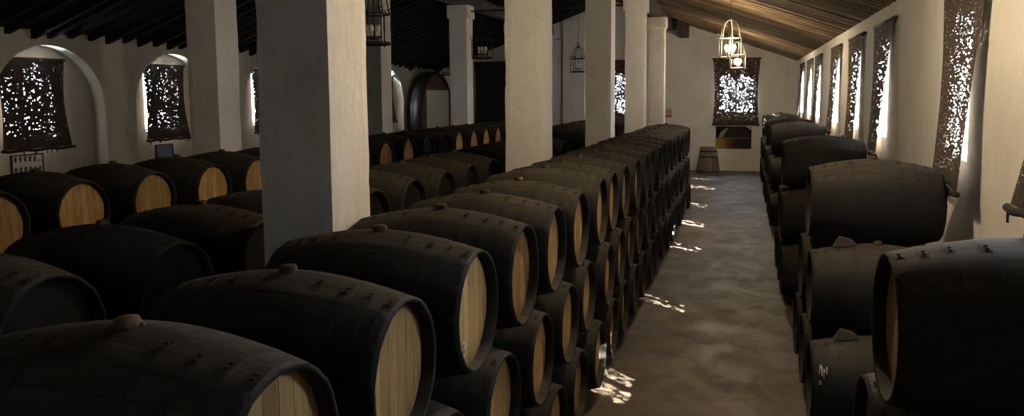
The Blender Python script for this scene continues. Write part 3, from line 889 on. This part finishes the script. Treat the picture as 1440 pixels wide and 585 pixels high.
# ------------------------------------------------------ far left: great vat
def vat():
    root = empty('great_vat', (-13.6, 32.85, 2.62), 'great round dark wood vat against the far end of left wall', 'vat')
    wood = simple('vat_mahogany', (.13, .048, .032), .5, 0, 5, .4)
    R = 1.92
    mb = MB(); mb.lathe([(R - .1, -.3), (R + .03, -.3), (R, .22), (R - .02, .24), (R - .1, .24), (R - .12, .16)], 72, AX, True)
    mb.build('staves', simple('vat_black', (.018, .014, .012), .5, 0, 6, .3), root)
    mb = MB()
    r = R - .1
    mb.lathe([(.001, .165), (r, .165)], 72, AX, False); mb.build('vat_head', wood, root)
    mb = MB(); mb.box(.168, .2, -1.2, 1.45, -.75, 1.12); mb.build('cream_board', simple('cream_board', (.78, .73, .64), .8, 0, 2, .06), root)['label'] = 'large cream rectangular board on the vat head'
    for yy in (-.9, .9):
        mb = MB(); mb.box(-.5, .2, yy - .25, yy + .25, -2.62, -sqrt(R * R - (abs(yy) - .25) ** 2) + .3 - .02)
        mb.build('cradle_block', M['timber'], root)
vat()
for i, (yy, lab) in enumerate(((31.3, 'small black spotlight above the near edge of the great vat'), (34.4, 'small black spotlight above the far edge of the great vat'))):
    root = empty('spotlight', (XL + .25, yy, 4.72), lab, 'spotlight', 'spotlights above the vat')
    mb = MB(); m_ = Matrix.Rotation(radians(60), 4, 'Y'); mb.lathe([(.06, -.16), (.09, -.14), (.1, .12), (.115, .15), (.09, .15), (.08, .1)], 16, m_, True, True); mb.build('housing', M['iron'], root)
    mb = MB(); mb.box(-.25, -.22, -.06, .06, -.02, .2); mb.tube([(-.23, 0, .1), (-.1, 0, .1), (0, 0, .02)], .018, 6); mb.build('bracket', M['iron'], root)

# framed pictures under the blinds of the left wall
def framed(y, z, w, h, kind, label):
    root = empty('framed_picture', (XL - AD + .02, y, z), label, 'framed picture', 'framed pictures in the arched recesses')
    fr = simple('black_frame', (.014, .012, .011), .45)
    mb = MB(); t = .03
    for a in ((-w, w, -h, -h + t), (-w, w, h - t, h), (-w, -w + t, -h + t, h - t), (w - t, w, -h + t, h - t)): mb.box(-.018, .02, *a)
    mb.build('frame', fr, root)
    mb = MB(); mb.box(-.012, .006, -w + t, w - t, -h + t, h - t)
    mb.build('sheet', simple('sheet_white' if kind else 'sheet_blue', (.52, .52, .5) if kind else (.1, .13, .18), .5, 0, 3, .15), root)
    if kind:                                             # rows of small printed casts
        pm = simple('print_dark', (.06, .055, .05), .7)
        for r_ in range(2):
            for k in range(6):
                yy = -w + .1 + k * (2 * w - .2) / 5.0; zz = h * (.42 - .95 * r_) + .01 * sin(k); mb = MB()
                if r_ == 0 and k == 5: mb.tube([(.008, yy - .045, zz - .02), (.008, yy, zz + .02), (.008, yy + .05, zz), (.008, yy, zz - .03)], .005, 4, True); mb.build('printed_shape', pm, root); continue
                for q in range(2): mb.tube([(.008, yy + (.035 - .012 * q) * cos(a), zz + .055 - .05 * q + .03 * sin(a)) for a in [i * .7 - 2.2 for i in range(7)]], .008, 4)
                mb.ball((.008, yy, zz + .03), .03, 8, 5, .2, 1, 2.0); mb.build('printed_shape', pm, root)

framed(12.56, 2.06, .385, .235, 1, 'black-framed white sheet of small dark shapes under the nearest arched-recess blind')
framed(16.6, 2.04, .31, .22, 0, 'small dark-framed bluish picture under the second arched-recess blind')

# thin conduit on the far wall
mb = MB()
pts = [(-8.62, YF - .03, 6.1), (-8.3, YF - .03, 6.1)] + [(-8.3 + .08 * sin(q), YF - .03, 6.02 + .08 * cos(q)) for q in (.4, .8, 1.2)] + [(-8.22, YF - .03, 5.9), (-8.2, YF - .03, .002)]
mb.tube(pts, .022, 6)
tag(mb.build('conduit_pipe', simple('conduit_grey', (.2, .2, .18), .6)), 'thin grey conduit running down the far wall beside the pilaster', 'pipe')

# -------------------------------------------------------------------- light
w = bpy.data.worlds.new('world'); SC.world = w; w.use_nodes = True
bg = w.node_tree.nodes['Background']
bg.inputs[0].default_value = (.69, .84, 1.0, 1); bg.inputs[1].default_value = 72.0
sun = bpy.data.lights.new('sun', 'SUN'); sun.energy = 250; sun.angle = radians(.6); sun.color = (1, .95, .86)
so = bpy.data.objects.new('sun', sun); COL.objects.link(so)
so.rotation_euler = Vector((-1, .84, -.88)).to_track_quat('-Z', 'Y').to_euler()
def portal(loc, d, sx_, sy_):
    l = bpy.data.lights.new('daylight_portal', 'AREA'); l.shape = 'RECTANGLE'; l.size = sx_; l.size_y = sy_
    l.cycles.is_portal = True
    o = bpy.data.objects.new('daylight_portal', l); COL.objects.link(o); o.location = loc
    o.rotation_euler = Vector(d).to_track_quat('-Z', 'Z').to_euler()
for h in rholes: portal((XR + .45, (h[0] + h[1]) / 2, (h[2] + h[3]) / 2), (-1, 0, 0), h[1] - h[0], 1.64)
for h in fholes: portal(((h[0] + h[1]) / 2, YF + .45, (h[2] + h[3]) / 2), (0, -1, 0), 1.52, 1.82)
for h in nholes: portal(((h[0] + h[1]) / 2, YB - .45, (h[2] + h[3]) / 2), (0, 1, 0), 1.52, 1.82)
for h in lholes: portal((XL - AD - .36, (h[0] + h[1]) / 2, (h[2] + h[3]) / 2), (1, 0, 0), 1.24, 1.71)

SC.view_settings.view_transform = 'Standard'; SC.view_settings.look = 'None'
SC.view_settings.gamma = 1; SC.view_settings.exposure = 0.85; SC.view_settings.use_curve_mapping = False
cy = SC.cycles
cy.use_denoising = True; cy.max_bounces = 10; cy.diffuse_bounces = 7; cy.transparent_max_bounces = 24
cy.sample_clamp_indirect = 6; cy.caustics_reflective = False; cy.caustics_refractive = False
